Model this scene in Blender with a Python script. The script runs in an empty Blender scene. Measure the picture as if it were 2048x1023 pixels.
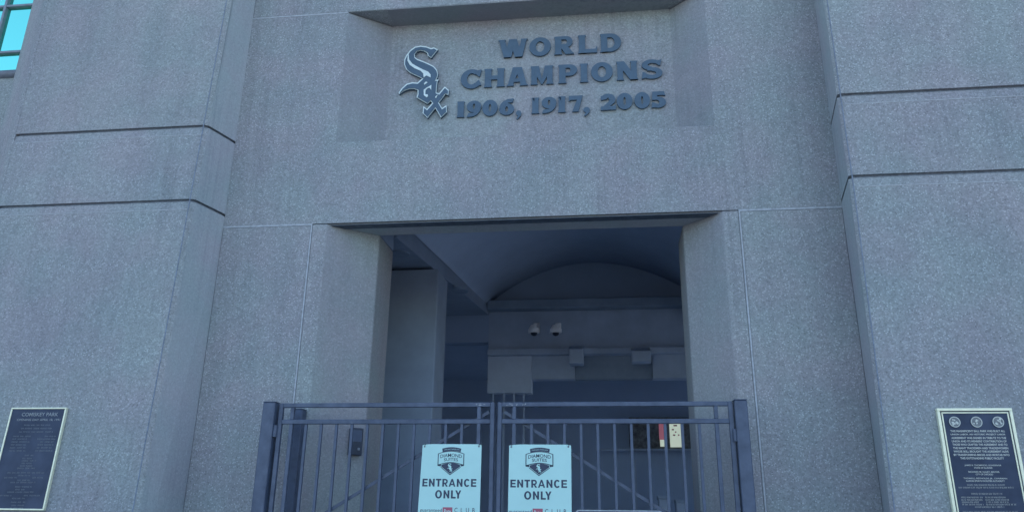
import bpy, bmesh, math, random
from mathutils import Vector
random.seed(7)
R = math.radians
S = bpy.context.scene
COL = S.collection

# ------------------------------------------------------------------ camera
PITCH, YAW, ROLL, PPY, FPX = 0.330264, 0.124576, 0.0130924, 505.66, 1546.0
fw = Vector((-math.sin(YAW)*math.cos(PITCH), math.cos(YAW)*math.cos(PITCH), math.sin(PITCH)))
rt0 = Vector((math.cos(YAW), math.sin(YAW), 0)); up0 = rt0.cross(fw)
rt = math.cos(ROLL)*rt0 + math.sin(ROLL)*up0
up = -math.sin(ROLL)*rt0 + math.cos(ROLL)*up0
EYE = Vector((0, -6.3, 1.6))
def at(px, py, Y):
    """photo pixel (2048 wide) -> (x, z) on the vertical plane at depth Y"""
    d = rt*((px-1024)/FPX) - up*((py-PPY)/FPX) + fw
    p = EYE + d*((Y-EYE.y)/d.y)
    return p.x, p.z
cd = bpy.data.cameras.new('camera'); cam = bpy.data.objects.new('camera', cd); COL.objects.link(cam)
cd.sensor_width = 36; cd.lens = FPX/2048*36; cd.clip_end = 2000; cd.clip_start = .05
cd.shift_y = (PPY-511.5)/2048
m = cam.matrix_world.copy()
for i in range(3):
    m[i][0], m[i][1], m[i][2], m[i][3] = rt[i], up[i], -fw[i], EYE[i]
cam.matrix_world = m
S.camera = cam

# ------------------------------------------------------------------ sky, sun, exposure
SUN_EL, SUN_AZ = 52, 20
W = bpy.data.worlds.new("World"); S.world = W; W.use_nodes = True
nt = W.node_tree; bg = nt.nodes['Background']
sky = nt.nodes.new('ShaderNodeTexSky'); sky.sky_type = 'NISHITA'; sky.sun_disc = False
sky.sun_elevation = R(SUN_EL); sky.sun_rotation = R(SUN_AZ); sky.altitude = 0
sky.air_density = 1.0; sky.dust_density = 1.5; sky.ozone_density = 2.0
nt.links.new(sky.outputs[0], bg.inputs[0]); bg.inputs[1].default_value = .12
sd = bpy.data.lights.new('sun', 'SUN'); sd.energy = 2.5; sd.angle = R(.5); sd.color = (1, .95, .87)
sun = bpy.data.objects.new('sun', sd); COL.objects.link(sun)
sun.rotation_euler = (-R(90-SUN_EL), 0, -R(SUN_AZ)); sun.location = (5, 20, 30)
vs = S.view_settings; vs.view_transform = 'Standard'; vs.look = 'None'; vs.gamma = 1; vs.use_curve_mapping = False
vs.exposure = 1.88

# ------------------------------------------------------------------ materials
def mat(name, col, rough=.6, metal=0., spec=.5):
    M = bpy.data.materials.new(name); M.use_nodes = True
    p = M.node_tree.nodes['Principled BSDF']
    p.inputs['Base Color'].default_value = (*col, 1); p.inputs['Roughness'].default_value = rough
    p.inputs['Metallic'].default_value = metal; p.inputs['Specular IOR Level'].default_value = spec
    return M
def nd(M, t, **kw):
    n = M.node_tree.nodes.new(t)
    for k, v in kw.items(): setattr(n, k, v)
    return n
def noise(M, scale, detail=2, rough=.5, vec=None):
    n = nd(M, 'ShaderNodeTexNoise'); n.inputs['Scale'].default_value = scale
    n.inputs['Detail'].default_value = detail; n.inputs['Roughness'].default_value = rough
    M.node_tree.links.new(vec, n.inputs['Vector']); return n
def ramp(M, src, pts):
    n = nd(M, 'ShaderNodeValToRGB'); e = n.color_ramp.elements
    e[0].position, e[0].color = pts[0][0], (*pts[0][1], 1)
    e[1].position, e[1].color = pts[-1][0], (*pts[-1][1], 1)
    for p, c in pts[1:-1]:
        x = e.new(p); x.color = (*c, 1)
    M.node_tree.links.new(src, n.inputs[0]); return n
def mixc(M, a, b, fac, mode='MIX'):
    n = nd(M, 'ShaderNodeMix', data_type='RGBA', blend_type=mode)
    L = M.node_tree.links
    for s, v in ((n.inputs[6], a), (n.inputs[7], b), (n.inputs[0], fac)):
        if hasattr(v, 'is_output'): L.new(v, s)
        elif isinstance(v, tuple): s.default_value = (*v, 1)
        else: s.default_value = v
    return n.outputs[2]

def concrete(name, base, contrast=1., speck=1., stain=1.):
    M = mat(name, base, .88, 0, .25); L = M.node_tree.links
    p = M.node_tree.nodes['Principled BSDF']
    tc = nd(M, 'ShaderNodeTexCoord'); v = tc.outputs['Object']
    b = Vector(base)
    def k(f, t=(1, 1, 1)): return tuple(min(1, b[i]*(1+(f-1)*contrast)*t[i]) for i in range(3))
    # exposed aggregate: pebbles of several shades in the cement
    vo = nd(M, 'ShaderNodeTexVoronoi'); vo.inputs['Scale'].default_value = 74; vo.inputs['Randomness'].default_value = 1
    L.new(v, vo.inputs['Vector'])
    sep = nd(M, 'ShaderNodeSeparateColor'); L.new(vo.outputs['Color'], sep.inputs[0])
    peb = ramp(M, sep.outputs[0], [(0, k(.60)), (.15, k(.80)), (.5, k(.98, (1.01, 1, .98))), (.84, k(1.14)), (1, k(1.55))])
    fine = noise(M, 105, 4, .75, v)
    fin = ramp(M, fine.outputs[0], [(.30, k(.66)), (.5, k(1.0)), (.70, k(1.38))])
    c = mixc(M, peb.outputs[0], fin.outputs[0], .55)
    # sparse bright quartz chips and dark stones
    v2 = nd(M, 'ShaderNodeTexVoronoi'); v2.inputs['Scale'].default_value = 62; L.new(v, v2.inputs['Vector'])
    s2 = nd(M, 'ShaderNodeSeparateColor'); L.new(v2.outputs['Color'], s2.inputs[0])
    near = nd(M, 'ShaderNodeMath', operation='LESS_THAN'); L.new(v2.outputs['Distance'], near.inputs[0]); near.inputs[1].default_value = .30
    for lo, cc, amt in ((.88, k(1.8), .7*speck), (None, k(.50), .6*speck)):
        t = nd(M, 'ShaderNodeMath', operation='GREATER_THAN' if lo else 'LESS_THAN')
        L.new(s2.outputs[1], t.inputs[0]); t.inputs[1].default_value = lo or .07
        a = nd(M, 'ShaderNodeMath', operation='MULTIPLY'); L.new(t.outputs[0], a.inputs[0]); L.new(near.outputs[0], a.inputs[1])
        q = nd(M, 'ShaderNodeMath', operation='MULTIPLY'); L.new(a.outputs[0], q.inputs[0]); q.inputs[1].default_value = amt
        c = mixc(M, c, cc, q.outputs[0])
    # broad clouding and a warm / cool drift of the cement
    big = noise(M, .9, 4, .6, v)
    br = ramp(M, big.outputs[0], [(.3, (.86, .87, .90)), (.52, (1, 1, 1)), (.72, (1.10, 1.08, 1.05))])
    c = mixc(M, c, br.outputs[0], .75*stain, 'MULTIPLY')
    hue = noise(M, 1.7, 3, .55, v)
    hr = ramp(M, hue.outputs[0], [(.36, (1.03, .985, 1.0)), (.64, (.94, 1.03, 1.0))])
    c = mixc(M, c, hr.outputs[0], .9, 'MULTIPLY')
    # faint vertical run-off streaks
    mp = nd(M, 'ShaderNodeMapping'); mp.inputs['Scale'].default_value = (7, 7, .35); L.new(v, mp.inputs[0])
    stn = noise(M, 1.0, 4, .6, mp.outputs[0])
    sr = ramp(M, stn.outputs[0], [(.36, (.88, .88, .89)), (.56, (1, 1, 1))])
    c = mixc(M, c, sr.outputs[0], .5*stain, 'MULTIPLY')
    oi = nd(M, 'ShaderNodeObjectInfo')
    orr = ramp(M, oi.outputs['Random'], [(0, (.955, .96, .97)), (.5, (1, 1, 1)), (1, (1.04, 1.035, 1.02))])
    c = mixc(M, c, orr.outputs[0], 1.0, 'MULTIPLY')
    ms = nd(M, 'ShaderNodeMapping'); ms.inputs['Scale'].default_value = (22, 22, .5); L.new(v, ms.inputs[0])
    s3 = noise(M, 1.0, 3, .6, ms.outputs[0]); pm = noise(M, .55, 2, .5, v)
    s3r = ramp(M, s3.outputs[0], [(.50, (0, 0, 0)), (.66, (1, 1, 1))]); pmr = ramp(M, pm.outputs[0], [(.46, (0, 0, 0)), (.62, (1, 1, 1))])
    mm_ = mixc(M, s3r.outputs[0], pmr.outputs[0], 1.0, 'MULTIPLY')
    c = mixc(M, c, mixc(M, c, (.87, .87, .88), 1.0, 'MULTIPLY'), mm_)
    L.new(c, p.inputs['Base Color'])
    bn = noise(M, 75, 3, .6, v)
    bp = nd(M, 'ShaderNodeBump'); bp.inputs['Strength'].default_value = .35; bp.inputs['Distance'].default_value = .004
    L.new(bn.outputs[0], bp.inputs['Height']); L.new(bp.outputs[0], p.inputs['Normal'])
    return M
def worn(name, col, rough, metal=0., spec=.5, var=.15, scale=14):
    M = mat(name, col, rough, metal, spec); L = M.node_tree.links
    p = M.node_tree.nodes['Principled BSDF']; tc = nd(M, 'ShaderNodeTexCoord')
    n = noise(M, scale, 5, .65, tc.outputs['Object'])
    r = ramp(M, n.outputs[0], [(.3, tuple(x*(1-var) for x in col)), (.7, tuple(min(1, x*(1+var)) for x in col))])
    L.new(r.outputs[0], p.inputs['Base Color'])
    r2 = ramp(M, n.outputs[0], [(.3, (min(1, rough*1.2),)*3), (.7, (rough*.8,)*3)]); L.new(r2.outputs[0], p.inputs['Roughness'])
    return M
CON = (.300, .312, .318)
M_con = concrete('exposed_aggregate_concrete', CON)
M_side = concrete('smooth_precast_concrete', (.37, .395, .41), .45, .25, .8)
M_margin = concrete('precast_margin', (.29, .30, .325), .6, .5, .8)
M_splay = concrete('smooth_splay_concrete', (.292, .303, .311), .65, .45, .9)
M_joint = worn('pale_sealant', (.38, .41, .43), .7, var=.25, scale=22)
M_arris = worn('arris', (.36, .38, .39), .8, var=.2, scale=25)
M_grv = worn('dark_joint', (.19, .23, .285), .9, var=.3, scale=30)
M_edge_shade = worn('lintel_edge_shade', (.075, .10, .13), .7)  # dark colour standing in for shade at the lintel's front edge
M_soff = concrete('soffit_concrete', (.26, .27, .28), .3, .1, .8)
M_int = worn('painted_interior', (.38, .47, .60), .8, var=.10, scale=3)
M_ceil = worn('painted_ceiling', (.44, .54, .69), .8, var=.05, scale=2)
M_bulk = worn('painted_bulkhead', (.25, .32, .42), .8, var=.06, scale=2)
M_white = worn('added_light_bay_paint', (.74, .83, .92), .8)  # pale paint of the side bay added to carry light
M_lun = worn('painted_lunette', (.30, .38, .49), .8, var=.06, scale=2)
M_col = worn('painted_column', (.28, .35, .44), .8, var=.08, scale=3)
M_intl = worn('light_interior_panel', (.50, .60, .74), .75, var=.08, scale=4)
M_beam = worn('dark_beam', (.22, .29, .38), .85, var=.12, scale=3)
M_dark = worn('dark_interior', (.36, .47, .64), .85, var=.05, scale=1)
M_gate = worn('navy_gate_paint', (.060, .085, .135), .45, 0, .5, .22, 12)
_L = M_gate.node_tree.links; _p = M_gate.node_tree.nodes['Principled BSDF']; _tc = nd(M_gate, 'ShaderNodeTexCoord')
_n = noise(M_gate, 85, 3, .7, _tc.outputs['Object']); _r = ramp(M_gate, _n.outputs[0], [(.66, (0, 0, 0)), (.72, (.55, .55, .55))])
_c = mixc(M_gate, _p.inputs['Base Color'].links[0].from_socket, (.16, .18, .21), _r.outputs[0]); _L.new(_c, _p.inputs['Base Color'])
M_black = worn('black_plastic', (.03, .042, .065), .5)
M_let = worn('slate_blue_metal_letters', (.075, .123, .168), .5, .0, .4, .08)
M_pale = worn('pale_enamel', (.64, .74, .70), .4, var=.08, scale=20)
M_brass = worn('pale_brass', (.83, .84, .62), .42, .25, .6, .06, 30)
M_plq = worn('dark_bronze_plate', (.028, .045, .085), .5, .1, .4, .25, 5)
M_plqt = mat('raised_bronze_text', (.55, .58, .52), .5, .1)
M_plqd = mat('tarnished_bronze_text', (.16, .185, .21), .6, .1)
M_plqm = worn('tarnished_medallion', (.17, .19, .20), .5, .2, .5, .3, 60)
M_sign = worn('coroplast_sign', (.48, .76, .70), .45, 0, .4, .035, 5)
M_ink = mat('navy_ink', (.030, .045, .085), .5)
M_red = mat('red_ink', (.42, .10, .15), .5)
M_cam = mat('white_camera_housing', (.90, .92, .94), .4)
M_glass = mat('teal_mirror_glass', (.27, .95, .70), .03, 1.0)
M_frame = worn('grey_window_frame', (.20, .225, .26), .5)
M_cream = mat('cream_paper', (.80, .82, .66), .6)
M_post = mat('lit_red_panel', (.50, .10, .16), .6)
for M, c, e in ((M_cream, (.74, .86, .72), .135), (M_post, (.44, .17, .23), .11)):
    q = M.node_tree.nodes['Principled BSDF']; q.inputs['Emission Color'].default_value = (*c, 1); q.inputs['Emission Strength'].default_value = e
M_pave = concrete('plaza_paving', (.23, .23, .23), .5, .3, 1)
M_plate = worn('dark_plate', (.055, .08, .13), .4)

# ------------------------------------------------------------------ builders
class MB:
    def __init__(s): s.v = []; s.f = []
    def loft(s, A, B):
        n = len(A); o = len(s.v); s.v += list(A)+list(B)
        s.f.append(tuple(o+i for i in range(n))); s.f.append(tuple(o+n+i for i in reversed(range(n))))
        for i in range(n):
            j = (i+1) % n; s.f.append((o+i, o+n+i, o+n+j, o+j))
        return s
    def box(s, x0, x1, y0, y1, z0, z1):
        return s.loft([(x0, y0, z0), (x1, y0, z0), (x1, y1, z0), (x0, y1, z0)], [(x0, y0, z1), (x1, y0, z1), (x1, y1, z1), (x0, y1, z1)])
    def foot(s, pts, z0, z1):
        return s.loft([(x, y, z0) for x, y in pts], [(x, y, z1) for x, y in pts])
    def slab(s, pts, y0, y1):            # polygon in x,z; front y0, back y1
        return s.loft([(x, y0, z) for x, z in pts], [(x, y1, z) for x, z in pts])
    def face(s, pts):
        o = len(s.v); s.v += list(pts); s.f.append(tuple(range(o, o+len(pts)))); return s
    def bar(s, p, q, w, d):              # square bar in the plane of the gate
        p, q = Vector(p), Vector(q); t = (q-p).normalized(); n = Vector((-t.z, 0, t.x))*w/2; y = Vector((0, d/2, 0))
        return s.loft([p-n-y, p+n-y, p+n+y, p-n+y], [q-n-y, q+n-y, q+n+y, q-n+y])
    def cyl(s, c, axis, r0, r1, h, n=20):
        c = Vector(c); a = Vector(axis).normalized(); u = a.orthogonal().normalized(); w = a.cross(u)
        ring = lambda r, k: [c+a*k+(u*math.cos(2*math.pi*i/n)+w*math.sin(2*math.pi*i/n))*r for i in range(n)]
        return s.loft(ring(r0, 0), ring(r1, h))
    def build(s, name, material, parent=None, bevel=0, smooth=False, seg=1):
        me = bpy.data.meshes.new(name); me.from_pydata([tuple(p) for p in s.v], [], s.f)
        bm = bmesh.new(); bm.from_mesh(me); bmesh.ops.recalc_face_normals(bm, faces=bm.faces)
        if bevel:
            bmesh.ops.bevel(bm, geom=[e for e in bm.edges if len(e.link_faces) == 2 and e.calc_face_angle(0) > .5], offset=bevel, segments=seg, affect='EDGES', clamp_overlap=True)
        bm.to_mesh(me); bm.free()
        if smooth:
            for p in me.polygons: p.use_smooth = True
        me.materials.append(material)
        o = bpy.data.objects.new(name, me); COL.objects.link(o)
        if parent: o.parent = parent
        return o
def tag(o, label=None, cat=None, group=None, kind=None):
    for k, v in (('label', label), ('category', cat), ('group', group), ('kind', kind)):
        if v: o[k] = v
    return o
def empty(name, loc, label, cat, group=None):
    o = bpy.data.objects.new(name, None); COL.objects.link(o); o.empty_display_size = .2
    tag(o, label, cat, group); o['_loc'] = 0; del o['_loc']
    return o
def arc(cx, cz, rx, rz, a0, a1, n=18):
    return [(cx+rx*math.cos(R(a0+(a1-a0)*i/n)), cz+rz*math.sin(R(a0+(a1-a0)*i/n))) for i in range(n+1)]
def text_polys(body, bold=0.):
    """built-in font as flat 2D mesh data (verts, faces, bounds)"""
    c = bpy.data.curves.new('text', 'FONT'); c.body = body; c.size = 1; c.offset = bold; c.resolution_u = 3; c.fill_mode = 'FRONT'
    o = bpy.data.objects.new('text', c); COL.objects.link(o)
    dg = bpy.context.evaluated_depsgraph_get(); me = o.evaluated_get(dg).to_mesh()
    V = [(v.co.x, v.co.y) for v in me.vertices]; F = [tuple(p.vertices) for p in me.polygons]
    o.evaluated_get(dg).to_mesh_clear(); bpy.data.objects.remove(o); bpy.data.curves.remove(c)
    return V, F
def put_text(mb, body, x0, x1, z0, z1, y, bold=0., bend=None):
    V, F = text_polys(body, bold)
    if not V: return
    a0 = min(v[0] for v in V); a1 = max(v[0] for v in V); b0 = min(v[1] for v in V); b1 = max(v[1] for v in V)
    o = len(mb.v)
    for p in V:
        x = x0+(p[0]-a0)/(a1-a0)*(x1-x0); z = z0+(p[1]-b0)/(b1-b0)*(z1-z0)
        if bend: z += bend*(1-((x-(x0+x1)/2)/((x1-x0)/2))**2)
        mb.v.append((x, y, z))
    mb.f += [tuple(o+i for i in f) for f in F]

# ================================================================== setting
g = MB().face([(-400, -400, 0), (400, -400, 0), (400, 400, 0), (-400, 400, 0)]).build('ground', M_pave); tag(g, kind='structure')

# ================================================================== the building
B = empty('stadium_building', (0, 0, 0), 'grey concrete stadium front with two projecting piers and a deep open entrance', 'building')
DL, DR = -2.487, 1.017          # doorway edges on the wall face
IL, IR = -2.086, .712           # inner edges of the splays
WL, WR = -3.478, 2.0            # wall face between the piers
ZJ, ZR, ZT = 4.105, 4.925, 6.378
YS, YT, YP = .33, .28, .80
panel = lambda mb, p=B, mm=M_con, bv=.006: mb.build('concrete_panel', mm, p, bevel=bv)
# lower wall panels and door jambs
panel(MB().box(WL, DL-.147, 0, .3, 0, ZJ-.008))
panel(MB().box(DR+.147, WR, 0, .3, 0, ZJ-.008))
MB().foot([(DL-.135, 0), (DL, 0), (IL, YS), (IL, YP), (DL-.135, YP)], 0, ZJ).build('door_jamb', M_con, B, bevel=.008)
MB().foot([(DR+.135, 0), (DR+.135, YP), (IR, YP), (IR, YS), (DR, 0)], 0, ZJ).build('door_jamb', M_con, B, bevel=.008)
# lintel panel with the recess cut in its upper half
lp = MB().box(WL, WR, .001, YS, ZJ+.006, ZR)
lp.foot([(WL, 0), (-2.474, 0), (IL, YT), (IL, YS), (WL, YS)], ZR, ZT-.012)
lp.foot([(WR, 0), (WR, YS), (IR, YS), (IR, YT), (1.01, 0)], ZR, ZT-.012)
panel(lp, bv=0)
MB().box(IL, IR, YT, YS, ZR, ZT-.002).build('recess_back', M_con, B)
panel(MB().box(WL, WR, 0, YS, ZT, 9.2)); panel(MB().box(WL, WR, 0, YS, 9.22, 13))
MB().box(DL+.004, DR-.004, .03, YS-.01, ZJ-.006, ZJ+.004).build('lintel_soffit', M_side, B)
MB().foot([(DL+.03, .012), (DR-.03, .012), (DR-.125, .115), (DL+.135, .115)], ZJ-.014, ZJ-.007).build('edge_shade_strip', M_edge_shade, B, bevel=.002)  # flat dark strip painting the shaded groove under the lintel edge
MB().box(IL+.012, IR-.012, .004, YT-.002, ZT-.004, ZT+.003).build('recess_soffit', M_soff, B)
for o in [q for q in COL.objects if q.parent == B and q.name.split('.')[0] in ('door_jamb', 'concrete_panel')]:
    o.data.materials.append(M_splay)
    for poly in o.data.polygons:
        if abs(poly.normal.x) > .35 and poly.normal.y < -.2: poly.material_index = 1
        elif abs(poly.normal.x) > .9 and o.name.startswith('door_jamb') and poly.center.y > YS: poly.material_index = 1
# pale sealant joints
for x0, x1, z0, z1 in ((WL, DL-.135, ZJ-.009, ZJ+.007), (DR+.135, WR, ZJ-.009, ZJ+.007), (WL, -2.474, ZT-.013, ZT+.001)):
    MB().box(x0, x1, -.002, .05, z0, z1).build('sealant_joint', M_joint, B)
for x0, x1 in ((DL-.148, DL-.134), (DR+.134, DR+.148)):
    MB().box(x0, x1, -.0025, .05, 0, ZJ-.009).build('sealant_joint', M_joint, B)

# piers: three stacked panels each, dark recessed joints between
def pier(loop, grooves, ztop, wall_x, side, lo):
    core = MB(); ins = .03
    def inset(L): return [(x+(ins if fx < 0 else -ins)*abs(fx), y+ins*fy) for (x, y), fx, fy in L]
    for za, zb in ((0, 4), (4.0001, 4.972), (4.9721, ztop)):
        core.loft([(x, y, za) for x, y in inset(loop(za))], [(x, y, zb) for x, y in inset(loop(zb))])
    p = core.build('pier', M_grv, B)
    zs = [0] + [z for gz in grooves for z in (gz-.013, gz+.013)] + [ztop]
    for i in range(0, len(zs), 2):
        z0, z1 = zs[i], zs[i+1]
        A = [q[0] for q in loop(z0)]; T = [q[0] for q in loop(z1)]
        mb = MB(); f = lambda P, z: [(x, y, z) for x, y in P]
        top = z1 < ztop-.1
        if top:      # weathered lip along the top of the panel
            zm = z1-.075; Mid = [q[0] for q in loop(zm)]
            n = len(A); Tl = [(x, y+(.007 if y < -.2 else 0)) for x, y in T]
            mb.v = f(A, z0)+f(Mid, zm)+f(Tl, z1)
            for k in (0, n):
                for a in range(n):
                    b = (a+1) % n; mb.f.append((k+a, k+b, k+n+b, k+n+a))
            mb.f.append(tuple(range(n))); mb.f.append(tuple(2*n+a for a in range(n)))
        else: mb.loft(f(A, z0), f(T, z1))
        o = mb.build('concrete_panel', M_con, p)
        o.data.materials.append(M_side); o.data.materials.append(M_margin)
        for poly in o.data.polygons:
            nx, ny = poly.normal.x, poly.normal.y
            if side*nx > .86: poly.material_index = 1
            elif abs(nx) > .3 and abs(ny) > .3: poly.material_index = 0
        if top:      # thin pale arris under the lip
            xs = [x for (x, y), *_ in loop(zm) if y < -.2]; ym = min(y for (x, y), *_ in loop(zm))
            MB().box(min(xs)+.05, max(xs)-.05, ym-.0015, ym+.01, zm-.004, zm+.003).build('arris_line', M_arris, p)
    return p
def loopL(z):
    yf = -.35-max(0, 4.972-z)*.0402; k = (6.3+yf)/5.95
    cx = (-3.70+.0243*(z-1.61))*k
    return [((-6.02, .02), -1, 0), ((-5.527*k, yf), -.7, 1), ((cx, yf), .8, 1), ((cx+.042, yf+.025), 1, .5), ((-3.4785, -.001), 1, 0), ((-3.4785, .25), 1, 0), ((-6.02, .25), -1, 0)]
def loopR(z):
    cx = 1.925 if z > 4 else 1.925-(4-z)*.014
    return [((2.0005, .25), -1, 0), ((2.0005, -.001), -1, 0), ((cx, -.478), -1, .5), ((cx+.022, -.5), -.8, 1), ((9.0, -.5), 1, 1), ((9.0, .25), 1, 0)]
def loopRr(z): return loopR(z)
pier(loopL, (4.223, 4.972), 13, WL, 1, -1)
pier(loopRr, (4.160, 4.884), 13, WR, -1, 1)

for lp_, sx in ((loopL, 1), (loopR, -1)):      # fine dark groove line where the chamfer meets each pier face
    def cl(z):
        (x, y) = lp_(z)[2 if sx > 0 else 3][0]; return [(x-.004, y-.0012, z), (x+.004, y-.0012, z), (x+.004, y+.006, z), (x-.004, y+.006, z)]
    MB().loft(cl(0), cl(4)).loft(cl(4.0001), cl(4.972)).loft(cl(4.9721), cl(12.9)).build('corner_joint', M_grv, B)
# left wing with the ribbon window
wx = -6.03
MB().box(-16, -6.0205, .06, .3, 5.0, 5.905).build('wing_wall', M_con, B)
MB().box(-16, -6.0205, .06, .3, 0, 4.975).build('wing_wall', M_con, B)
MB().box(-16, -6.0205, .06, .3, 8.9, 13).build('wing_wall', M_con, B)
wf = MB(); zz = [5.965, 6.205, 6.79, 7.9, 8.9]
xs_ = [wx-.012-.335*i for i in range(10)]
for x in xs_: wf.box(x-.015, x+.015, .05, .13, 5.94, 8.9)
for z in zz:
    for i in range(len(xs_)-1): wf.box(xs_[i+1]+.015, xs_[i]-.015, .055, .125, z-.014, z+.014)
win = wf.build('window', M_frame, B, bevel=.004)
for i in range(len(xs_)-1):
    for k in range(len(zz)-1):
        MB().box(xs_[i+1]+.015, xs_[i]-.015, .09, .10, zz[k]+.014, zz[k+1]-.014).build('pane', M_glass, win)
MB().cyl((-16, .06, 5.925), (1, 0, 0), .045, .045, 9.975, 16).build('window_sill', M_frame, win, smooth=True)
MB().box(-16, -9.07, .06, .3, 5.97, 8.9).build('wing_wall', M_con, B)

# shell that keeps the building solid (roof, sides, rear)
MB().box(-16, 9, .35, 14, 13.0, 13.2).build('roof', M_dark, B)
MB().box(-16, 9, 13.8, 14, 0, 13).build('rear_wall', M_dark, B)
MB().box(-16.2, -16, 0, 14, 0, 13).build('side_wall', M_dark, B)
MB().box(9.0, 9.2, 0, .65, 0, 13).build('side_wall', M_dark, B)
MB().box(9.0, 9.2, .651, 4.9, 3.88, 13).build('side_wall', M_dark, B)      # unseen opening added to let daylight into the hall
MB().box(9.0, 9.2, 4.901, 5.4, 0, 13).build('side_wall', M_dark, B)
MB().box(9.0, 9.2, 5.401, 11.3, 4.05, 13).build('side_wall', M_dark, B)      # unseen opening added to brighten the rear room
MB().box(9.0, 9.2, 11.301, 14, 0, 13).build('side_wall', M_dark, B)

# entrance hall behind the doorway
YB = 5.0
MB().box(-5.6, 9.0, YP, 12, .004, .03).build('hall_floor', worn('pale_floor', (.68, .69, .70), .6), B)
def vx(y): return -2.07+(y-.34)/(YB-.34)*.31
ring = lambda y: [(vx(y)+(1.40-vx(y))*i/24, y, 4.42+.052*(y-.34)+(.86-.045*(y-.34))*math.sin(math.pi*i/24)**.75) for i in range(25)]
vm = MB(); A, C_ = ring(.34), ring(YB+.02); vm.v = A+C_+[(x, y, z+.12) for x, y, z in A]+[(x, y, z+.12) for x, y, z in C_]
for i in range(24):
    vm.f.append((i, i+1, 26+i, 25+i)); vm.f.append((50+i, 51+i, 76+i, 75+i)); vm.f.append((i, i+1, 51+i, 50+i)); vm.f.append((25+i, 26+i, 76+i, 75+i))
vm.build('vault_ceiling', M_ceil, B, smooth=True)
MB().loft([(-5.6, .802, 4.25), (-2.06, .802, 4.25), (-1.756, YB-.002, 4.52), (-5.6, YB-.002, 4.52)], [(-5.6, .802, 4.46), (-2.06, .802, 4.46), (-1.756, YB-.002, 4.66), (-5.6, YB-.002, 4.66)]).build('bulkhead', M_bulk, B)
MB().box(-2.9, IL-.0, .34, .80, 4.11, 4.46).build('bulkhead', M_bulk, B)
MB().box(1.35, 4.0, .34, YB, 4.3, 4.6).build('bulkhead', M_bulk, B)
MB().box(-5.6, 4, .34, YB, 5.5, 5.6).build('upper_slab', M_dark, B)
MB().box(3.9, 4.1, .34, 5.2, 3.6, 5.5).build('hall_side_wall', M_int, B)  # left open below for daylight from the added side bay
MB().box(4.101, 9, .34, 5.0, 3.9, 4.1).build('added_light_bay_ceiling', M_white, B)  # unseen side bay, added to pass daylight into the hall
MB().box(3.9, 9, .3, .6, 0, 4.5).build('added_light_bay_wall', M_white, B)
MB().box(-5.7, -5.5, .34, 12, 0, 5.5).build('hall_side_wall', M_dark, B)
MB().box(-3.6, -1.886, 2.0, 2.52, .03, 4.30).build('inner_column', M_col, B, bevel=.01)
def es(z):
    x, y = loopL(z)[1][0]; return [(-6.021, .018, z), (x+.0005, y-.0025, z), (x+.027, y-.0025, z), (x+.027, y+.05, z), (-6.0, .06, z)]
MB().loft(es(0), es(4.972)).loft(es(4.9721), es(12.99)).build('edge_strip', M_con, B)
for px, py, Y in ((805, 517, 1.35), (925, 590, 3.0)):
    x, _ = at(px, py, Y)
    rl = MB().cyl((x-.03, Y, 4.245+.032*(Y-.8)), (0, 0, 1), .10, .10, .04).build('recessed_downlight', M_beam, B)
# rear wall of the hall
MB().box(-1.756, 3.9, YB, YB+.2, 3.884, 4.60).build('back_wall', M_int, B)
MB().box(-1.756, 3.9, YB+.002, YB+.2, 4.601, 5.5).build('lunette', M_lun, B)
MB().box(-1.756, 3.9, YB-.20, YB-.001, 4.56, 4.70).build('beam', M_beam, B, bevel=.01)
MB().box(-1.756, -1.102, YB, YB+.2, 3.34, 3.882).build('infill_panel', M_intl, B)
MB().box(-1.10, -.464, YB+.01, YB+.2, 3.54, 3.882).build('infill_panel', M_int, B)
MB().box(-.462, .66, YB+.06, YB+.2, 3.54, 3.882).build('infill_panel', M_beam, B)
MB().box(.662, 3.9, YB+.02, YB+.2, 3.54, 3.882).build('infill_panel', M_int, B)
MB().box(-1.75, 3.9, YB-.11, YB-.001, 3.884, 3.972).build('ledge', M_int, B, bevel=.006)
for px in (985, 1007, 1027, 1047):
    x, _ = at(px, 795, YB)
    MB().box(x-.012, x+.012, YB+.05, YB+.075, .03, 3.34).build('security_bar', M_int, B)
MB().box(-5.5, 9, 8.3, 8.5, 0, 5.5).build('passage_wall', M_dark, B)
MB().box(4.1, 9, 5.0, 5.2, 0, 5.5).build('passage_wall', M_dark, B)
MB().box(-5.6, -1.758, YB+.01, YB+.15, 4.1, 5.5).build('passage_wall', M_dark, B)
MB().box(-5.6, 9, YB+.2, 12, 4.1, 4.2).build('passage_ceiling', M_dark, B)

# things on the rear wall
def hall_box(px0, px1, z0, z1, label):
    x0, _ = at(px0, 710, YB); x1, _ = at(px1, 710, YB)
    t = empty('wall_box', (0, 0, 0), label, 'box', 'boxes on the rear wall')
    MB().loft([(x0, YB-.34, z0), (x1, YB-.34, z0), (x1, YB-.113, z0), (x0, YB-.113, z0)], [(x0, YB-.34, z1-.09), (x1, YB-.34, z1-.09), (x1, YB-.113, z1), (x0, YB-.113, z1)]).build('housing', M_int, t, bevel=.008)
    MB().box(x0+.03, x1-.03, YB-.350, YB-.341, z0+.03, z1-.13).build('cover', M_int, t)
    MB().box((x0+x1)/2-.03, (x0+x1)/2+.03, YB-.112, YB-.002, z1-.06, z1-.015).build('bracket', M_dark, t)
    return t
hall_box(1140, 1168, 3.70, 4.00, 'small grey wall box with sloping lid, nearer the two dome cameras')
hall_box(1262, 1300, 3.72, 3.96, 'flat fronted grey wall box farther right from the dome cameras')
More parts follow.
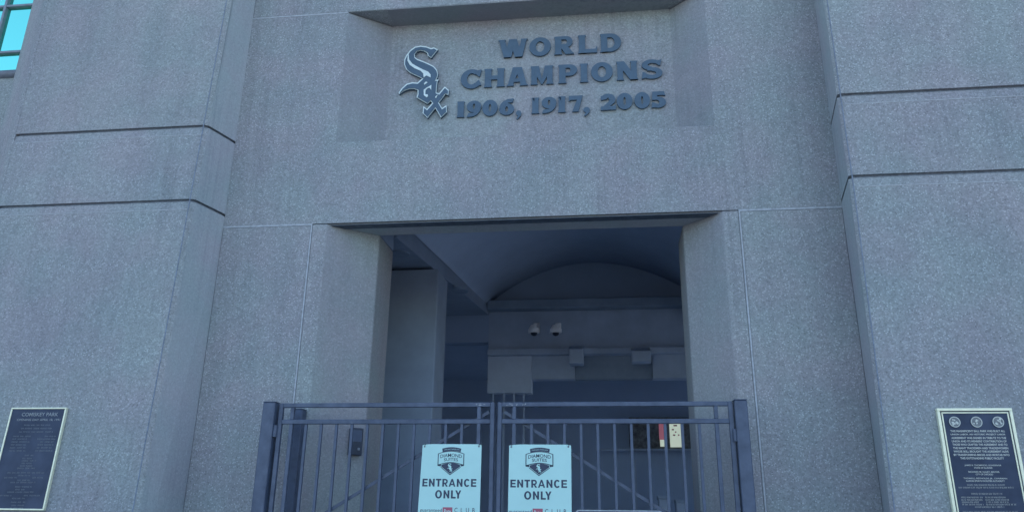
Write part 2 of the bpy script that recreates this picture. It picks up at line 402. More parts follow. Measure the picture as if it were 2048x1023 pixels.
def ptz(px, label):
    x, z = at(px, 655, YB-.1)
    t = empty('dome_camera', (0, 0, 0), label, 'camera', 'dome cameras on the rear wall')
    MB().box(x-.03, x+.05, YB-.05, YB-.002, z-.05, z+.09).build('wall_mount', M_cam, t, bevel=.006)
    MB().loft([(x-.035, YB-.20, z-.02), (x+.035, YB-.20, z-.02), (x+.035, YB-.051, z+.01), (x-.035, YB-.051, z+.01)], [(x-.03, YB-.18, z+.05), (x+.03, YB-.18, z+.05), (x+.035, YB-.051, z+.085), (x-.035, YB-.051, z+.085)]).build('arm', M_cam, t, bevel=.006)
    MB().cyl((x-.02, YB-.20, z-.10), (0, 0, 1), .088, .088, .055).cyl((x-.02, YB-.20, z-.044), (0, 0, 1), .084, .05, .06).build('housing', M_cam, t, smooth=False)
    d = MB(); n, k = 16, 5
    for j in range(k+1):
        a = R(90*j/k); r, h = .050*math.cos(a), -.044*math.sin(a)
        d.v += [(x-.02+max(r, .002)*math.cos(2*math.pi*i/n), YB-.20+max(r, .002)*math.sin(2*math.pi*i/n), z-.101+h) for i in range(n)]
    for j in range(k):
        for i in range(n): d.f.append((j*n+i, j*n+(i+1) % n, (j+1)*n+(i+1) % n, (j+1)*n+i))
    d.build('dome', M_black, t, smooth=True)
ptz(1072, 'white dome security camera on the left of the pair, dark bubble below')
ptz(1115, 'white dome security camera on the right of the pair, closer to the wall boxes')

# things in the dark room beyond
YD = 8.0
bt = empty('notice_board', (0, 0, 0), 'mottled dark board high in the dim room beyond the gate', 'board')
MB().box(.372, 1.75, YD, YD+.298, 2.80, 3.35).build('panel', worn('mottled_board', (.14, .15, .16), .8, var=.7, scale=9), bt)
MB().box(-.25, 1.75, YD-.04, YD-.002, 2.765, 2.80).build('shelf_edge', M_int, bt)
x0, z0 = at(1319, 878, YD-.03); x1, z1 = at(1330, 846, YD-.03)
tp = empty('lit_red_sign', (0, 0, 0), 'narrow lit red sign with pale foot on the mottled board', 'sign')
MB().box(x0, x1, YD-.012, YD-.002, z0, z1+.05).build('sheet', M_post, tp)
MB().box(x0+.01, x1, YD-.014, YD-.004, z0-.12, z0-.002).build('foot_strip', M_cream, tp)
x0, z0 = at(1341, 893, YD-.03); x1, z1 = at(1361, 846, YD-.03)
tp = empty('lit_cream_sign', (0, 0, 0), 'lit cream sign with red print beside the narrow red sign', 'sign')
MB().box(x0, x1, YD-.014, YD-.002, z0, z1+.05).build('sheet', M_cream, tp)
for px, py, w in ((1344, 858, 4), (1350, 863, 3), (1346, 869, 5), (1356, 869, 3), (1347, 850, 8)):
    a, b = at(px, py, YD-.02); MB().box(a, a+w*.008, YD-.0165, YD-.0145, b-.012, b+.012).build('print_mark', M_red, tp)
def pale_block(px0, px1, py, label):
    x0, z1 = at(px0, py, 7.0); x1, _ = at(px1, py, 7.0)
    t = empty('stacked_carton', (0, 0, 0), label, 'box', 'pale cartons in the dim room')
    MB().box(x0, x1, 7.0, 7.3, 1.2, z1-.05).build('carton', M_intl, t, bevel=.01)
    MB().box(x0-.012, x1+.012, 6.99, 7.31, z1-.05, z1).build('lid', M_int, t, bevel=.006)
pale_block(1317, 1334, 990, 'taller pale carton standing in the dim room behind the gate bars')
pale_block(1352, 1373, 998, 'wider pale carton standing in the dim room near the right jamb')
tb = empty('counter', (0, 0, 0), 'low dark counter under the pale cartons in the dim room', 'counter')
MB().box(-1.0, 3.0, 6.6, 7.4, 1.16, 1.2).build('counter_top', M_dark, tb); MB().box(-.95, 2.95, 6.65, 7.35, .03, 1.16).build('cabinet', M_dark, tb)
x0, z1 = at(1264, 920, 7.6)
pp = empty('square_post', (0, 0, 0), 'slim grey square post standing in the dim room below the board', 'post')
MB().box(x0, x0+.07, 7.6, 7.67, .03, z1).build('shaft', M_int, pp); MB().box(x0-.01, x0+.08, 7.59, 7.68, z1, z1+.02).build('cap', M_int, pp)

# keypad box on the left jamb
kb = empty('keypad_box', (0, 0, 0), 'small dark keypad box fixed on the left door jamb', 'box')
dirv = Vector((IL-DL, YS, 0)).normalized(); nrm = Vector((dirv.y, -dirv.x, 0)); cpt = Vector((IL-.075, YS-.0617, 0))
def jb(mb, u0, u1, z0, z1, d0, d1):
    q = [cpt+dirv*u0+nrm*d0, cpt+dirv*u1+nrm*d0, cpt+dirv*u1+nrm*d1, cpt+dirv*u0+nrm*d1]
    return mb.foot([(p.x, p.y) for p in q], z0, z1)
jb(MB(), -.055, .055, 2.09, 2.315, .001, .055).build('case', M_black, kb, bevel=.006)
jb(MB(), -.04, .04, 2.20, 2.295, .0555, .060).build('cover', M_plate, kb)
jb(MB(), .012, .03, 2.13, 2.15, .0555, .062).build('key_switch', M_frame, kb)

# ================================================================== wall lettering
YL = YT
# glyph pieces live in a box a wide (aspect) and 1 high
TS, TB = .31, .205
def stem(x, t=TS, s=.035, z0=0, z1=1):
    return [(x-s, z0), (x+t+s, z0), (x+t+s, z0+.035), (x+t, z0+.11), (x+t, z1-.11), (x+t+s, z1-.035), (x+t+s, z1), (x-s, z1), (x-s, z1-.035), (x, z1-.11), (x, z0+.11), (x-s, z0+.035)]
def band(cx, cz, rx, rz, a0, a1, tx, tz, n=26):
    return arc(cx, cz, rx, rz, a0, a1, n) + arc(cx, cz, rx-tx, rz-tz, a1, a0, n)
def ringp(cx, cz, rx, rz, tx, tz): return [band(cx, cz, rx, rz, 0, 180, tx, tz), band(cx, cz, rx, rz, 180, 360, tx, tz)]
def para(x0, z0, x1, z1, t): return [(x0, z0), (x0+t, z0), (x1+t, z1), (x1, z1)]
def rect(x0, x1, z0, z1): return [(x0, z0), (x1, z0), (x1, z1), (x0, z1)]
def glyph(c, a):
    t, b = TS, TB; m = a/2
    if c == 'O': return ringp(m, .5, m, .52, t, .22)
    if c == '0': return ringp(m, .5, m, .51, .36, .26)
    if c == 'I': return [stem((a-t)/2)]
    if c == 'H': return [stem(.035), stem(a-t-.035), rect(.2, a-.2, .40, .61)]
    if c == 'L': return [stem(.035), [(.1, 0), (a, 0), (a+.01, .32), (a-.04, .32), (a-.06, b), (.1, b)]]
    if c == 'D': return [stem(.035), [(.1, 0)]+arc(a-.52, .5, .52, .5, -90, 90)+[(.1, 1), (.1, 1-b)]+arc(a-.52, .5, .21, .5-b, 90, -90)+[(.1, b)]]
    if c in 'PR':
        cz, rz = .70, .30
        g = [stem(.035), [(.1, .38)]+arc(a-.36, cz-.01, .32 if c == 'R' else .36, .31, -90, 90)+[(.1, 1), (.1, .82)]+arc(a-.40, cz-.01, .09, .13, 90, -90)+[(.1, .56)]]
        if c == 'R': g.append([(a-.38, 0), (a+.02, 0), (a+.02, .035), (a-.04, .09), (a-.30, .46), (a-.66, .46)])
        return g
    if c == 'C':
        return [band(m+.03, .5, m+.03, .53, 48, 312, t, .22), [(a-.06, .98), (a+.0, .98), (a-.08, .60), (a-.14, .62), (a-.32, .78), (a-.30, .92)], [(a, .14), (a-.10, .40), (a-.16, .40), (a-.32, .24), (a-.28, .08)]]
    if c == 'S':
        return [band(m, .735, m-.02, .285, 35, 270, t*.92, .19), band(m, .285, m, .305, -145, 90, t*.92, .20), rect(m-.22, m+.22, .42, .585),
                [(a-.02, 1.0), (a-.08, .68), (a-.14, .68), (a-.34, .84), (a-.2, .94)], [(0, -.0), (.04, .36), (.11, .36), (.34, .18), (.2, .05)]]
    if c == 'N': return [stem(.035, .27), stem(a-.305, .27), [(.02, 1), (.36, 1), (a-.03, .02), (a-.03, 0), (a-.36, 0), (.02, .96)]]
    if c == 'M': return [stem(.035, .27), stem(a-.305, .27), [(.03, 1), (.40, 1), (m+.04, .06), (m+.02, .0), (m-.02, 0), (.03, .95)], [(a-.03, 1), (a-.40, 1), (m-.04, .06), (m-.02, 0), (m+.02, 0), (a-.03, .95)]]
    if c == 'A':
        return [[(-.0, 0), (.34, 0), (.34, .035), (.31, .08), (m+.12, 1), (m-.22, 1), (.06, .08), (0, .035)], [(a, 0), (a-.38, 0), (a-.38, .035), (a-.35, .08), (m-.12, 1), (m+.22, 1), (a-.06, .08), (a, .035)], rect(m-.28, m+.28, .20, .38), rect(m-.22, m+.22, .84, 1)]
    if c == 'W':
        q = a*.25
        return [[(0, 1), (.36, 1), (.36, .965), (.33, .92), (q+.24, 0), (q-.08, 0), (.05, .92), (0, .965)], [(q-.06, 0), (q+.28, 0), (m+.15, 1), (m-.19, 1)],
                [(m-.15, 1), (m+.19, 1), (a-q+.1, 0), (a-q-.26, 0)], [(a, 1), (a-.33, 1), (a-.33, .965), (a-.30, .92), (a-q-.22, 0), (a-q+.10, 0), (a-.06, .92), (a, .965)], rect(m-.2, m+.2, .9, 1)]
    if c == '1': return [stem(a-.42, .36, .03), [(0, .70), (.1, .66), (.2, .72), (a-.3, .72), (a-.3, 1), (a-.40, 1), (.12, .93), (0, .90)]]
    if c == '7': return [[(.03, 1), (a, 1), (a, .97), (a*.70, 0), (a*.26, 0), (a*.60, .74), (.10, .74), (.07, .66), (.02, .66)]]
    if c == '9': return ringp(m, .64, m, .37, .34, .19)+[[(a-.02, .62)]+[(a*.98, .48), (a*.90, .30), (a*.72, .12), (a*.45, .01), (.06, -.02), (.02, .0), (.10, .22), (.40, .24), (a*.62, .34), (a*.68, .55)]]
    if c == '6': return ringp(m, .36, m, .37, .34, .19)+[[(.02, .38), (a*.02, .52), (a*.10, .70), (a*.28, .88), (a*.55, .99), (a-.06, 1.02), (a-.02, 1.0), (a-.10, .78), (a*.60, .76), (a*.38, .66), (a*.32, .45)]]
    if c == '2': return [band(m, .66, m-.01, .36, -10, 155, .36, .24), [(.02, .62), (.0, .86), (.06, .88), (.34, .76), (.34, .68)], [(a*.98, .60), (a*.62, .62), (a*.50, .48), (.0, .10), (0, 0), (a*.4, .14), (a*.62, .24), (a*.93, .44)], [(0, 0), (a, 0), (a+.02, .30), (a-.05, .30), (a-.08, .23), (0, .23)]]
    if c == '5': return [[(.08, 1), (a-.08, 1), (a-.03, .74), (a-.10, .74), (a-.13, .77), (.34, .77), (.34, .52), (.05, .48)], band(m-.04, .33, m+.03, .34, -140, 100, .36, .22), rect(.06, m, .48, .66), [(.0, 0), (.05, .34), (.11, .34), (.34, .2), (.3, .03)]]
    if c == ',': return [arc(m, .08, m, .17, 0, 360, 14)[:-1], [(a*.98, .08), (a*.9, -.1), (a*.3, -.30), (a*.10, -.28), (a*.45, -.05)]]
LINES = [(116, 79, [('W', 996.6, 1055.1, 93), ('O', 1058.8, 1101.6, 93), ('R', 1108.4, 1146.8, 90), ('L', 1155.9, 1193.6, 88), ('D', 1200.1, 1242.3, 86)], 1007, 115.6, .205),
         (0, 0, [('C', 921.4, 962.8, 158), ('H', 968.4, 1009.2, 155), ('A', 1013.7, 1055.7, 153), ('M', 1061.2, 1106.6, 150), ('P', 1116.6, 1154.2, 147), ('I', 1160.5, 1175.4, 145), ('O', 1182.1, 1225.5, 143), ('N', 1233, 1275.3, 141), ('S', 1282.8, 1324.6, 138)], 1010, 172.6, .205),
         (0, 0, [('1', 914.9, 929.7, 219), ('9', 933.4, 962.2, 218), ('0', 964.6, 995.1, 217), ('6', 998.5, 1028.2, 215), (',', 1031.9, 1042.7, 228), ('1', 1064.4, 1079.3, 211), ('9', 1083.5, 1112.7, 210), ('1', 1117.3, 1132.2, 209), ('7', 1136.9, 1165.4, 208), (',', 1166.7, 1179.7, 220), ('2', 1201.4, 1231.1, 204), ('0', 1233.5, 1265.1, 203), ('0', 1268.8, 1299.9, 201), ('5', 1302.3, 1332, 199)], 980, 231.5, .172)]
for li, (_, _, letters, bx, by, h) in enumerate(LINES):
    row = empty('lettering_row', (0, 0, 0), ['slate blue raised letters reading WORLD, top row in the wall recess', 'slate blue raised letters reading CHAMPIONS, middle row in the wall recess', 'slate blue raised numerals 1906, 1917, 2005, bottom row in the wall recess'][li], 'lettering', 'raised lettering in the wall recess')
    zb = at(bx, by, YL-.02)[1]
    for c, p0, p1, py in letters:
        x0 = at(p0, py, YL-.02)[0]; x1 = at(p1, py, YL-.02)[0]; a = (x1-x0)/h
        mb = MB()
        for i, poly in enumerate(glyph(c, a)):
            mb.slab([(x0+x*h, zb+z*h) for x, z in poly], YL-.022-.0006*i, YL-.003)
        nm = 'comma' if c == ',' else ('numeral' if c.isdigit() else 'letter')
        o = mb.build(nm, M_let, row)

# ------------------------------------------------------------------ team emblem
OUT = [(530,92),(578,120),(495,220),(455,195),(446,162),(410,140),(370,132),(325,142),(300,175),(303,210),(330,232),(400,258),(470,288),(530,320),(568,365),(580,410),(572,450),(556,482),(590,478),(572,505),(566,560),(560,635),(590,645),(660,562),(710,605),(703,668),(668,655),(590,755),(628,820),(682,785),(685,870),(612,938),(545,825),(452,942),(392,885),(402,797),(445,832),(508,762),(490,740),(450,772),(318,695),(332,655),(332,608),(290,592),(230,595),(170,615),(112,655),(103,640),(140,585),(200,530),(270,512),(330,517),(385,468),(330,440),(250,405),(195,360),(170,300),(172,240),(195,190),(240,130),(300,85),(370,72),(440,82),(495,103)]
DET = [[(213,172),(225,168),(232,235),(270,285),(340,325),(400,355),(460,380),(490,415),(489,453),(435,430),(403,456),(398,405),(370,375),(290,340),(235,300),(207,250)],
       [(432,498),(456,510),(412,542),(406,525)], [(500,538),(496,606),(476,577),(455,580),(430,606),(426,652),(455,652),(459,678),(440,692),(405,665),(402,600),(440,572)], [(578,655),(552,702),(541,690),(548,676)]]
def offset_poly(P, d):
    n = len(P); area = sum(P[i][0]*P[(i+1) % n][1]-P[(i+1) % n][0]*P[i][1] for i in range(n)); s = 1 if area > 0 else -1; out = []
    for i in range(n):
        p0, p1, p2 = Vector(P[i-1]), Vector(P[i]), Vector(P[(i+1) % n]); e1 = (p1-p0).normalized(); e2 = (p2-p1).normalized()
        n1 = Vector((-e1.y, e1.x))*s; n2 = Vector((-e2.y, e2.x))*s; b = n1+n2
        if b.length < .2: b = n1
        b = b.normalized(); k = min(1/max(.35, b.dot(n1)), 2.2); out.append(tuple(p1+b*d*k))
    return out
em = empty('team_emblem', (0, 0, 0), 'slate blue interlaced letter emblem with pale outline, left of the lettering', 'emblem')
EP = lambda P, Y: [at(780+x/6.014, 80+y/6.014, Y) for x, y in P]
MB().slab(EP(OUT, YL-.03), YL-.030, YL-.003).build('backing', M_let, em)
MB().slab(EP(offset_poly(OUT, 1.5), YL-.03), YL-.036, YL-.0302).build('pale_outline', M_pale, em)
MB().slab(EP(offset_poly(OUT, 12), YL-.04), YL-.042, YL-.0362).build('letter_face', M_let, em)
for d in DET: MB().slab(EP(offset_poly(d, 2.0), YL-.045), YL-.046, YL-.0422).build('highlight', M_pale, em)

# ================================================================== plaques
def px_bars(mb, rows, sc, ox, oy, Y, hh, seed, gap=.35):
    rnd = random.Random(seed)
    for y, spans in rows:
        for a, b in spans:
            x = a
            while x < b-8:
                w = min(b-x, rnd.uniform(22, 70))
                q0 = at(ox+x/sc, oy+y/sc, Y); q1 = at(ox+(x+w)/sc, oy+y/sc, Y)
                u = q0[0]
                while u < q1[0]-.002:      # strokes of the worn raised letters
                    l = rnd.uniform(.0026, .0042); z = q0[1]; k = rnd.random()
                    mb.face([(u, Y-.001, z-hh/2), (u+l*.62, Y-.001, z-hh/2), (u+l*.62, Y-.001, z+hh/2), (u, Y-.001, z+hh/2)])
                    if k > .4:
                        zz_ = z+rnd.choice((-.5, 0, .5))*hh*.8
                        mb.face([(u+l*.46, Y-.001, zz_-.0011), (u+l*1.2, Y-.001, zz_-.0011), (u+l*1.2, Y-.001, zz_+.0011), (u+l*.46, Y-.001, zz_+.0011)])
                    u += l*1.6
                x += w+rnd.uniform(9, 14)
def frame_of(x0, x1, z0, z1, w, y0, y1, name, mm, par, bv=.003):
    MB().box(x0, x1, y0, y1, z1-w, z1).build(name, mm, par, bevel=bv); MB().box(x0, x1, y0, y1, z0, z0+w).build(name, mm, par, bevel=bv)
    MB().box(x0, x0+w, y0, y1, z0+w, z1-w).build(name, mm, par, bevel=bv); MB().box(x1-w, x1, y0, y1, z0+w, z1-w).build(name, mm, par, bevel=bv)
# left plaque
YQ = -.4685
pl = empty('wall_plaque', (0, 0, 0), 'dark bronze plaque headed COMISKEY PARK with thin pale rim, on the left pier', 'plaque', 'bronze wall plaques')
x0, x1, z0, z1 = -4.816, -4.331, 1.612, 2.401
MB().box(x0+.004, x1-.004, YQ-.022, YQ-.001, z0+.004, z1-.004).build('plate', M_plq, pl)
frame_of(x0, x1, z0, z1, .0125, YQ-.030, YQ-.001, 'rim', M_brass, pl)
tm = MB(); YF = YQ-.022
def zl(px, py): return at(px, py, YF)
def pt(mb, body, xa, xb, yc, hpx, sc, ox, oy, Y, bold=0):
    a = at(ox+xa/sc, oy+yc/sc, Y); b = at(ox+xb/sc, oy+yc/sc, Y); h = hpx/sc*.0034
    put_text(mb, body, a[0], b[0], a[1]-h/2, a[1]+h/2, Y-.0012, bold)
pt(tm, 'COMISKEY PARK', 195, 535, 106, 40, 4.69, 0, 805, YF, .01)
pt(tm, 'OPENING DAY APRIL 18, 1991', 150, 555, 158, 27, 4.69, 0, 805, YF, .01)
tag(tm.build('heading', mat('worn_heading_text', (.27, .30, .31), .55, .1), pl), kind='stuff')
tm = MB()
px_bars(tm, [(206, [(218, 466)]), (238, [(190, 480)]), (270, [(172, 492)]), (312, [(120, 295), (415, 520)]), (338, [(112, 250), (345, 515)]), (364, [(105, 275), (375, 508)]), (392, [(100, 240), (350, 500)]), (420, [(90, 235), (345, 495)]), (448, [(85, 235), (330, 492)]), (492, [(232, 326)]), (520, [(210, 312)]), (542, [(205, 340)]), (566, [(205, 315)]), (590, [(190, 310)]), (612, [(165, 345)]), (654, [(75, 290), (305, 420)]), (680, [(175, 290)]), (700, [(45, 165), (310, 420)]), (725, [(170, 290)]), (745, [(105, 340)]), (786, [(150, 305)]), (812, [(150, 260)]), (836, [(80, 335)]), (868, [(10, 120), (235, 390)]), (895, [(125, 250)]), (930, [(115, 250)]), (960, [(120, 245)]), (985, [(105, 245)])], 4.69, 0, 805, YF, .0105, 5)
tag(tm.build('lettering', M_plqd, pl), kind='stuff')
from mathutils import Matrix
_p = Vector((0, YQ, 2.0)); pl.matrix_world = Matrix.Translation(_p) @ Matrix.Rotation(-.0402, 4, 'X') @ Matrix.Translation(-_p)
# right plaque
YQ = -.5; YF = YQ-.024
pr_ = empty('wall_plaque', (0, 0, 0), 'dark bronze plaque with three round seals and double pale rim, on the right pier', 'plaque', 'bronze wall plaques')
x0, z1 = at(1873, 815.5, YQ-.03); x1 = at(2023.5, 815.5, YQ-.03)[0]; z0 = z1-.84
MB().box(x0+.004, x1-.004, YQ-.024, YQ-.001, z0+.004, z1-.004).build('plate', M_plq, pr_)
frame_of(x0, x1, z0, z1, .019, YQ-.034, YQ-.001, 'rim', M_brass, pr_)
frame_of(x0+.0265, x1-.0265, z0+.0265, z1-.0265, .0095, YQ-.030, YQ-.0241, 'inner_rim', M_brass, pr_, .002)
for px, py in ((360, 308), (765, 308), (1168, 308)):
    cx, cz = at(1870+px/9.3, 810+py/9.3, YF)
    md = MB().cyl((cx, YF-.0005, cz), (0, -1, 0), .037, .035, .006, 28).build('medallion', M_plqm, pr_)
    rg = MB()
    for q in (band(cx, cz, .0365, .0365, 0, 180, .005, .005), band(cx, cz, .0365, .0365, 180, 360, .005, .005)): rg.slab(q, YF-.009, YF-.0066)
    rg.build('ring', M_plqt, md)
    fg = MB(); rn = random.Random(px)
    for k in range(7):
        ax = cx+rn.uniform(-.02, .02); az = cz+rn.uniform(-.02, .02); r1 = rn.uniform(.004, .011)
        fg.slab([(ax+r1*rn.uniform(.6, 1.1)*math.cos(i*math.pi/4), az+r1*rn.uniform(.6, 1.1)*math.sin(i*math.pi/4)) for i in range(8)], YF-.0085-.0003*k, YF-.0066)
    fg.build('relief', M_plqt, md)
tm = MB()
T1 = ['THIS MAGNIFICENT BALL PARK WAS BUILT ALL', 'UNION LABOR. AN HISTORIC PROJECT LABOR', 'AGREEMENT WAS SIGNED IN TRIBUTE TO THE', "UNION AND ITS MEMBERS' CONTRIBUTION OF", 'THOSE WHO CRAFTED THE AGREEMENT AND TO', 'THE MANY TRADESMEN AND TRADESWOMEN', 'WHOSE SKILL BROUGHT THE AGREEMENT ALIVE', 'BY TRANSFORMING BRICKS AND MORTAR INTO', 'THIS OUTSTANDING PUBLIC FACILITY']
for s, y, a, b in zip(T1, (475, 540, 602, 663, 725, 790, 852, 915, 978), (285, 290, 305, 310, 325, 335, 345, 350, 470), (1300, 1310, 1320, 1330, 1345, 1360, 1365, 1385, 1280)):
    pt(tm, s, a, b, y, 38, 9.3, 1870, 810, YF, .022)
for s, y, a, b, h in (('JAMES R. THOMPSON, GOVERNOR', 138, 370, 1065, 34), ('STATE OF ILLINOIS', 183, 550, 895, 30), ('RICHARD M. DALEY, MAYOR', 262, 445, 1030, 34), ('CITY OF CHICAGO', 307, 580, 910, 30),
                      ('THOMAS J. REYNOLDS, JR., CHAIRMAN', 385, 350, 1175, 34), ('ILLINOIS SPORTS FACILITIES AUTHORITY', 430, 400, 1130, 30)):
    pt(tm, s, a, b, y, h, 9.475, 1890, 915, YF, .012)
tag(tm.build('lettering', M_plqt, pr_), kind='stuff')
tm = MB()
px_bars(tm, [(508, [(420, 1135)]), (557, [(260, 1305)]), (675, [(500, 1110)]), (743, [(310, 710), (760, 1160)]), (790, [(310, 710), (765, 1210)]), (834, [(320, 640), (780, 1210)]), (878, [(330, 740), (780, 1350)]), (925, [(570, 1125)]), (1018, [(340, 1380)])], 9.475, 1890, 915, YF, .0105, 9)
tag(tm.build('small_lettering', mat('dim_bronze_text', (.33, .35, .33), .5, .1), pr_), kind='stuff')

# ================================================================== the gate
YG = -.35; GZ0, GZ1 = .08, 2.443
GM = MB().box(-2.712, -2.612, YG-.05, YG+.05, 0, 2.45)
def gate_post(x0, x1, y0, y1, z1, label, hinge):
    t = empty('gate_post', (0, 0, 0), label, 'post', 'square navy gate posts')
    MB().box(x0, x1, y0, y1, 0, z1).build('shaft', M_gate, t, bevel=.006)
    MB().box(x0-.001, x1+.001, y0-.001, y1+.001, z1, z1+.006).build('cap', M_gate, t, bevel=.002)
    MB().box(x0-.04, x1+.04, y0-.04, y1+.04, .004, .014).build('base_plate', M_gate, t)
    return t
pL = gate_post(-2.712, -2.612, YG-.05, YG+.05, 2.447, 'square navy post carrying the left gate leaf, leftmost of the posts', 1)
pR = gate_post(.928, 1.020, YG-.05, YG+.05, 2.447, 'square navy post carrying the right gate leaf beside the right jamb', 1)
gate_post(-2.59, -2.50, -.10, -.01, 2.43, 'rear square navy post close to the wall behind the left gate leaf', 0)
def hinge(par, x, z):
    MB().cyl((x, YG-.022, z-.045), (0, 0, 1), .017, .017, .09, 14).build('hinge', M_gate, par, smooth=False)
def leaf(label, stile, thick, pk0, dpk, thick2, stile2, inner_sign):
    t = empty('gate_leaf', (0, 0, 0), label, 'gate', 'gate leaves of the entrance')
    lo, hi = min(stile, stile2)-.016, max(stile, stile2)+.016
    for x in (stile, stile2): MB().box(x-.016, x+.016, YG-.017, YG+.017, GZ0, GZ1).build('stile', M_gate, t, bevel=.003)
    xs = sorted((stile, thick, thick2, stile2))
    for z0, z1 in ((2.409, 2.4425), (2.281, 2.3155), (1.40, 1.434), (GZ0+.001, GZ0+.04)):
        MB().box(xs[0]+.0165, xs[-1]-.0165, YG-.0165, YG+.0165, z0, z1).build('rail', M_gate, t, bevel=.003)
    for x in (thick, thick2):
        for z0, z1 in ((2.316, 2.4085), (1.4345, 2.2805), (.1205, 1.3995)):
            MB().box(x-.014, x+.014, YG-.0155, YG+.0155, z0, z1).build('upright', M_gate, t, bevel=.002)
    me = None
    for k in range(11):
        x = pk0+dpk*k
        if me is None:
            o = MB().box(-.0105, .0105, -.0105, .0105, 0, 2.2805-1.4345).build('picket', M_gate, t, bevel=.0015); me = o.data
        else:
            o = bpy.data.objects.new('picket', me); COL.objects.link(o); o.parent = t
        o.location = (x, YG, 1.4345)
        q = bpy.data.objects.new('picket', me); COL.objects.link(q); q.parent = t; q.location = (x, YG, .1205); q.scale = (1, 1, 1.5106)
    s = 1 if stile2 > stile else -1
    MB().bar((stile2-s*.03, YG+.024, 2.375), (stile+s*.03, YG+.024, 2.375-.607*(abs(stile2-stile)-.06)), .024, .012).build('brace', M_gate, t)
    return t
LL = leaf('left navy steel gate leaf of vertical pickets with a diagonal brace', -2.573, -2.478, -2.358, .1243, -.983, -.879, 1)
RL = leaf('right navy steel gate leaf of vertical pickets with a diagonal brace', .902, .795, .668, -.1246, -.711, -.822, -1)
for z in (2.225, 1.2, .4):
    hinge(LL, -2.600, z); hinge(RL, .919, z-.03)
ws = MB(); rn = random.Random(3)
for px in (953, 957, 960, 967, 1012, 1019, 1022, 1034, 1044, 1050):
    for k in range(3):
        x, z = at(px+rn.uniform(-2, 2), 809+rn.uniform(-2, 2), YG-.017); ws.box(x, x+rn.uniform(.003, .01), YG-.0176, YG-.0169, z, z+rn.uniform(.002, .007))
tag(ws.build('paint_scuff', M_joint, RL), kind='stuff')

# signs hung on the gate
def sans(c, a):      # bold plain capitals, a wide and 1 high
    t, b, m = .245, .20, a/2
    V = rect(0, t, 0, 1)
    if c == 'E': return [V, rect(.1, a, 0, b), rect(.1, a*.94, .41, .59), rect(.1, a, 1-b, 1)]
    if c == 'N': return [V, rect(a-t, a, 0, 1), [(0, 1), (.2, 1), (a, 0), (a-.2, 0)]]
    if c == 'T': return [rect(m-t/2, m+t/2, 0, 1), rect(0, a, 1-b, 1)]
    if c == 'L': return [V, rect(.1, a, 0, b)]
    if c == 'Y': return [rect(m-t/2, m+t/2, 0, .5), [(0, 1), (.23, 1), (m+.1, .44), (m-.1, .40)], [(a, 1), (a-.23, 1), (m-.1, .44), (m+.1, .40)]]
    if c == 'A': return [[(0, 0), (.22, 0), (m+.1, 1), (m-.1, 1)], [(a, 0), (a-.22, 0), (m-.1, 1), (m+.1, 1)], rect(m-.24, m+.24, .2, .37)]
    if c == 'O': return ringp(m, .5, m, .52, t, .19)
    if c == 'C': return [band(m+.02, .5, m+.02, .52, 42, 318, t, .19)]
    if c == 'R': return [V, [(.1, .33)]+arc(a-.36, .665, .34, .335, -90, 90)+[(.1, 1), (.1, 1-b)]+arc(a-.36, .665, .14, .15, 90, -90)+[(.1, .33+b)], [(a-.24, 0), (a+.01, 0), (a-.25, .38), (a-.45, .38)]]
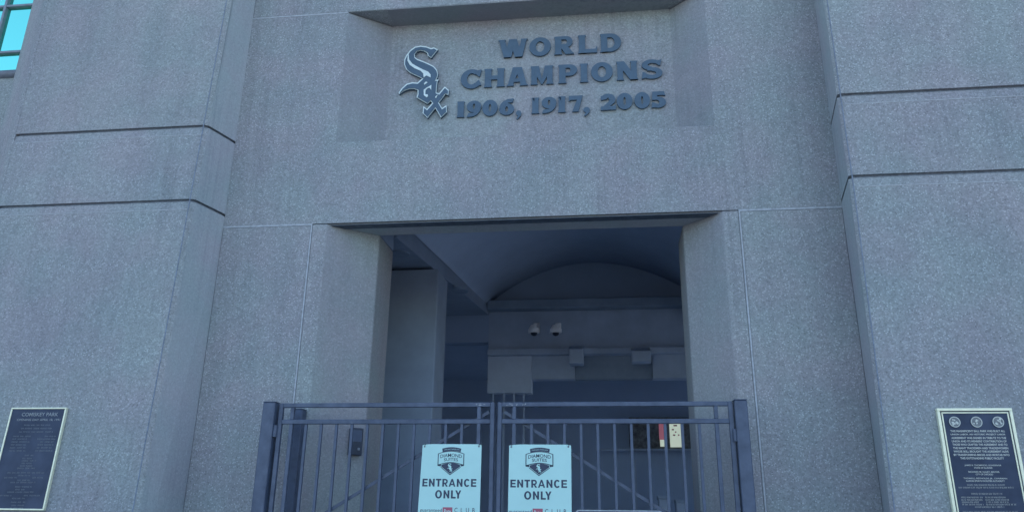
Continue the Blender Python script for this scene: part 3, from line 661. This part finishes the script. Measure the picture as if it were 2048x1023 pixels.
def entrance_sign(x0, x1, zt, label, curl):
    t = empty('entrance_sign', (0, 0, 0), label, 'sign', 'ENTRANCE ONLY signs on the gate')
    w = x1-x0; hgt = .625; Y = YG-.030
    tilt = .012 if curl else 0
    SX = lambda p: x0+(p-22)/850*w
    SZ = lambda p: zt-(p-50)/7.154*.00361
    pts = [(x0-tilt, zt-hgt), (x1, zt-hgt), (x1+.002, zt-.006), (x1-.03, zt), (x0+.09, zt+.001), (x0+.02, zt-.003), (x0+.004, zt-.008)]
    MB().slab(pts, Y-.004, Y).build('panel', M_sign, t)
    Yp = Y-.0048
    bd = MB()
    def up_(P): return [(SX(a), Yp, SZ(b)) for a, b in P]
    arc2 = lambda xa, xb, y, s: [(xa+(xb-xa)*i/12, y-s*(1-((i-6)/6)**2)) for i in range(13)]
    bd.face(up_(arc2(315, 587, 115, 22)+[(580, 165)]+arc2(580, 322, 165, 18)[1:]))                      # banner
    oA = [(262, 190)]+arc2(262, 628, 190, 40)+[(628, 360)]; 
    for P in ([(256, 185), (268, 190), (268, 352), (256, 356)], [(622, 190), (634, 185), (634, 356), (622, 352)],
              arc2(256, 634, 188, 40)+arc2(634, 256, 198, 40), arc2(258, 632, 352, 42)+arc2(632, 258, 362, 40),
              [(256, 345), (305, 336), (305, 372), (258, 364)], [(634, 345), (585, 336), (585, 372), (632, 364)]):
        bd.face(up_(P))
    bd.face(up_(arc2(312, 578, 350, 28)+[(578, 375), (438, 478), (312, 375)]))
    for P in ([(300, 384), (308, 380), (438, 484), (438, 498)], [(590, 384), (582, 380), (438, 484), (438, 498)]): bd.face(up_(P))
    bd.build('badge', M_ink, t)
    for word in (((660, 550), 'ENTRANCE', (52, 126, 145, 226, 243, 319, 335, 413, 426, 522, 540, 621, 640, 724, 740, 815)), ((826, 712), 'ONLY', (240, 336, 358, 441, 463, 531, 523, 607))):
        (yb, yt), letters, xr = word
        for k, c in enumerate(letters):
            xa, xb = SX(xr[2*k]), SX(xr[2*k+1]); zb, zh = SZ(yb), SZ(yt)-SZ(yb)
            lt = MB(); ww = (xb-xa)/zh
            for q, P in enumerate(sans(c, ww)):
                lt.face([(xa+u*zh, Yp-.00012*q, zb+v*zh) for u, v in P])
            lt.build('letter', M_ink, t)
    l2 = MB()
    put_text(l2, 'DIAMOND', SX(292), SX(600), SZ(255), SZ(205), Yp-.0002, .008, .010)
    put_text(l2, 'SUITES', SX(345), SX(545), SZ(300), SZ(256), Yp-.0002, .008, .005)
    put_text(l2, 'guaranteed', SX(35), SX(345), SZ(1030), SZ(968), Yp, 0)
    put_text(l2, 'C  L  U  B', SX(520), SX(802), SZ(1020), SZ(955), Yp, 0)
    tag(l2.build('small_lettering', M_ink, t), kind='stuff')
    MB().face([(SX(a), Yp, SZ(b)) for a, b in ((355, 950), (490, 950), (490, 1050), (355, 1050))]).build('red_block', M_red, t)
    l3 = MB(); put_text(l3, 'Rate', SX(375), SX(470), SZ(1035), SZ(975), Yp-.0004, .01)
    l3.face([(SX(398+(x-100)*.118), Yp-.0006, SZ(328+(y-72)*.138)) for x, y in OUT])
    put_text(l3, 'CHICAGO WHITE SOX', SX(340), SX(562), SZ(140), SZ(124), Yp-.0004, 0, .004)
    tag(l3.build('pale_lettering', M_sign, t), kind='stuff')
    for x, z in ((x0+.02, zt-.018), (x1-.018, zt-.016), (x0+.015, zt-hgt+.02), (x1-.02, zt-hgt+.02)):
        MB().cyl((x, Y-.0042, z), (0, -1, 0), .0065, .006, .002, 12).build('grommet', M_frame, t)
        MB().bar((x-.004, Y-.009, z), (x+.008, Y-.009, z+.018), .003, .003).build('cable_tie', M_black, t)
entrance_sign(-1.411, -.955, 2.127, 'pale blue ENTRANCE ONLY sign on the left gate leaf, corners slightly curled', True)
entrance_sign(-.747, -.281, 2.125, 'pale blue ENTRANCE ONLY sign on the right gate leaf, flat and square', False)

# lower dark plate on the right leaf
x0, z1 = at(1150, 1018, YG-.03); x1 = at(1326, 1018, YG-.03)[0]
lk = empty('gate_plate', (0, 0, 0), 'dark plate with rounded corners and pale rim low on the right gate leaf', 'plate')
rp = lambda x0, x1, z0, z1, r: [p for cx, cz, a in ((x1-r, z1-r, 0), (x0+r, z1-r, 90), (x0+r, z0+r, 180), (x1-r, z0+r, 270)) for p in arc(cx, cz, r, r, a, a+90, 6)]
MB().slab(rp(x0, x1, z1-.45, z1, .03), YG-.026, YG-.0165).build('rim', M_joint, lk)
MB().slab(rp(x0+.008, x1-.008, z1-.442, z1-.008, .026), YG-.0285, YG-.0261).build('face', M_plate, lk)
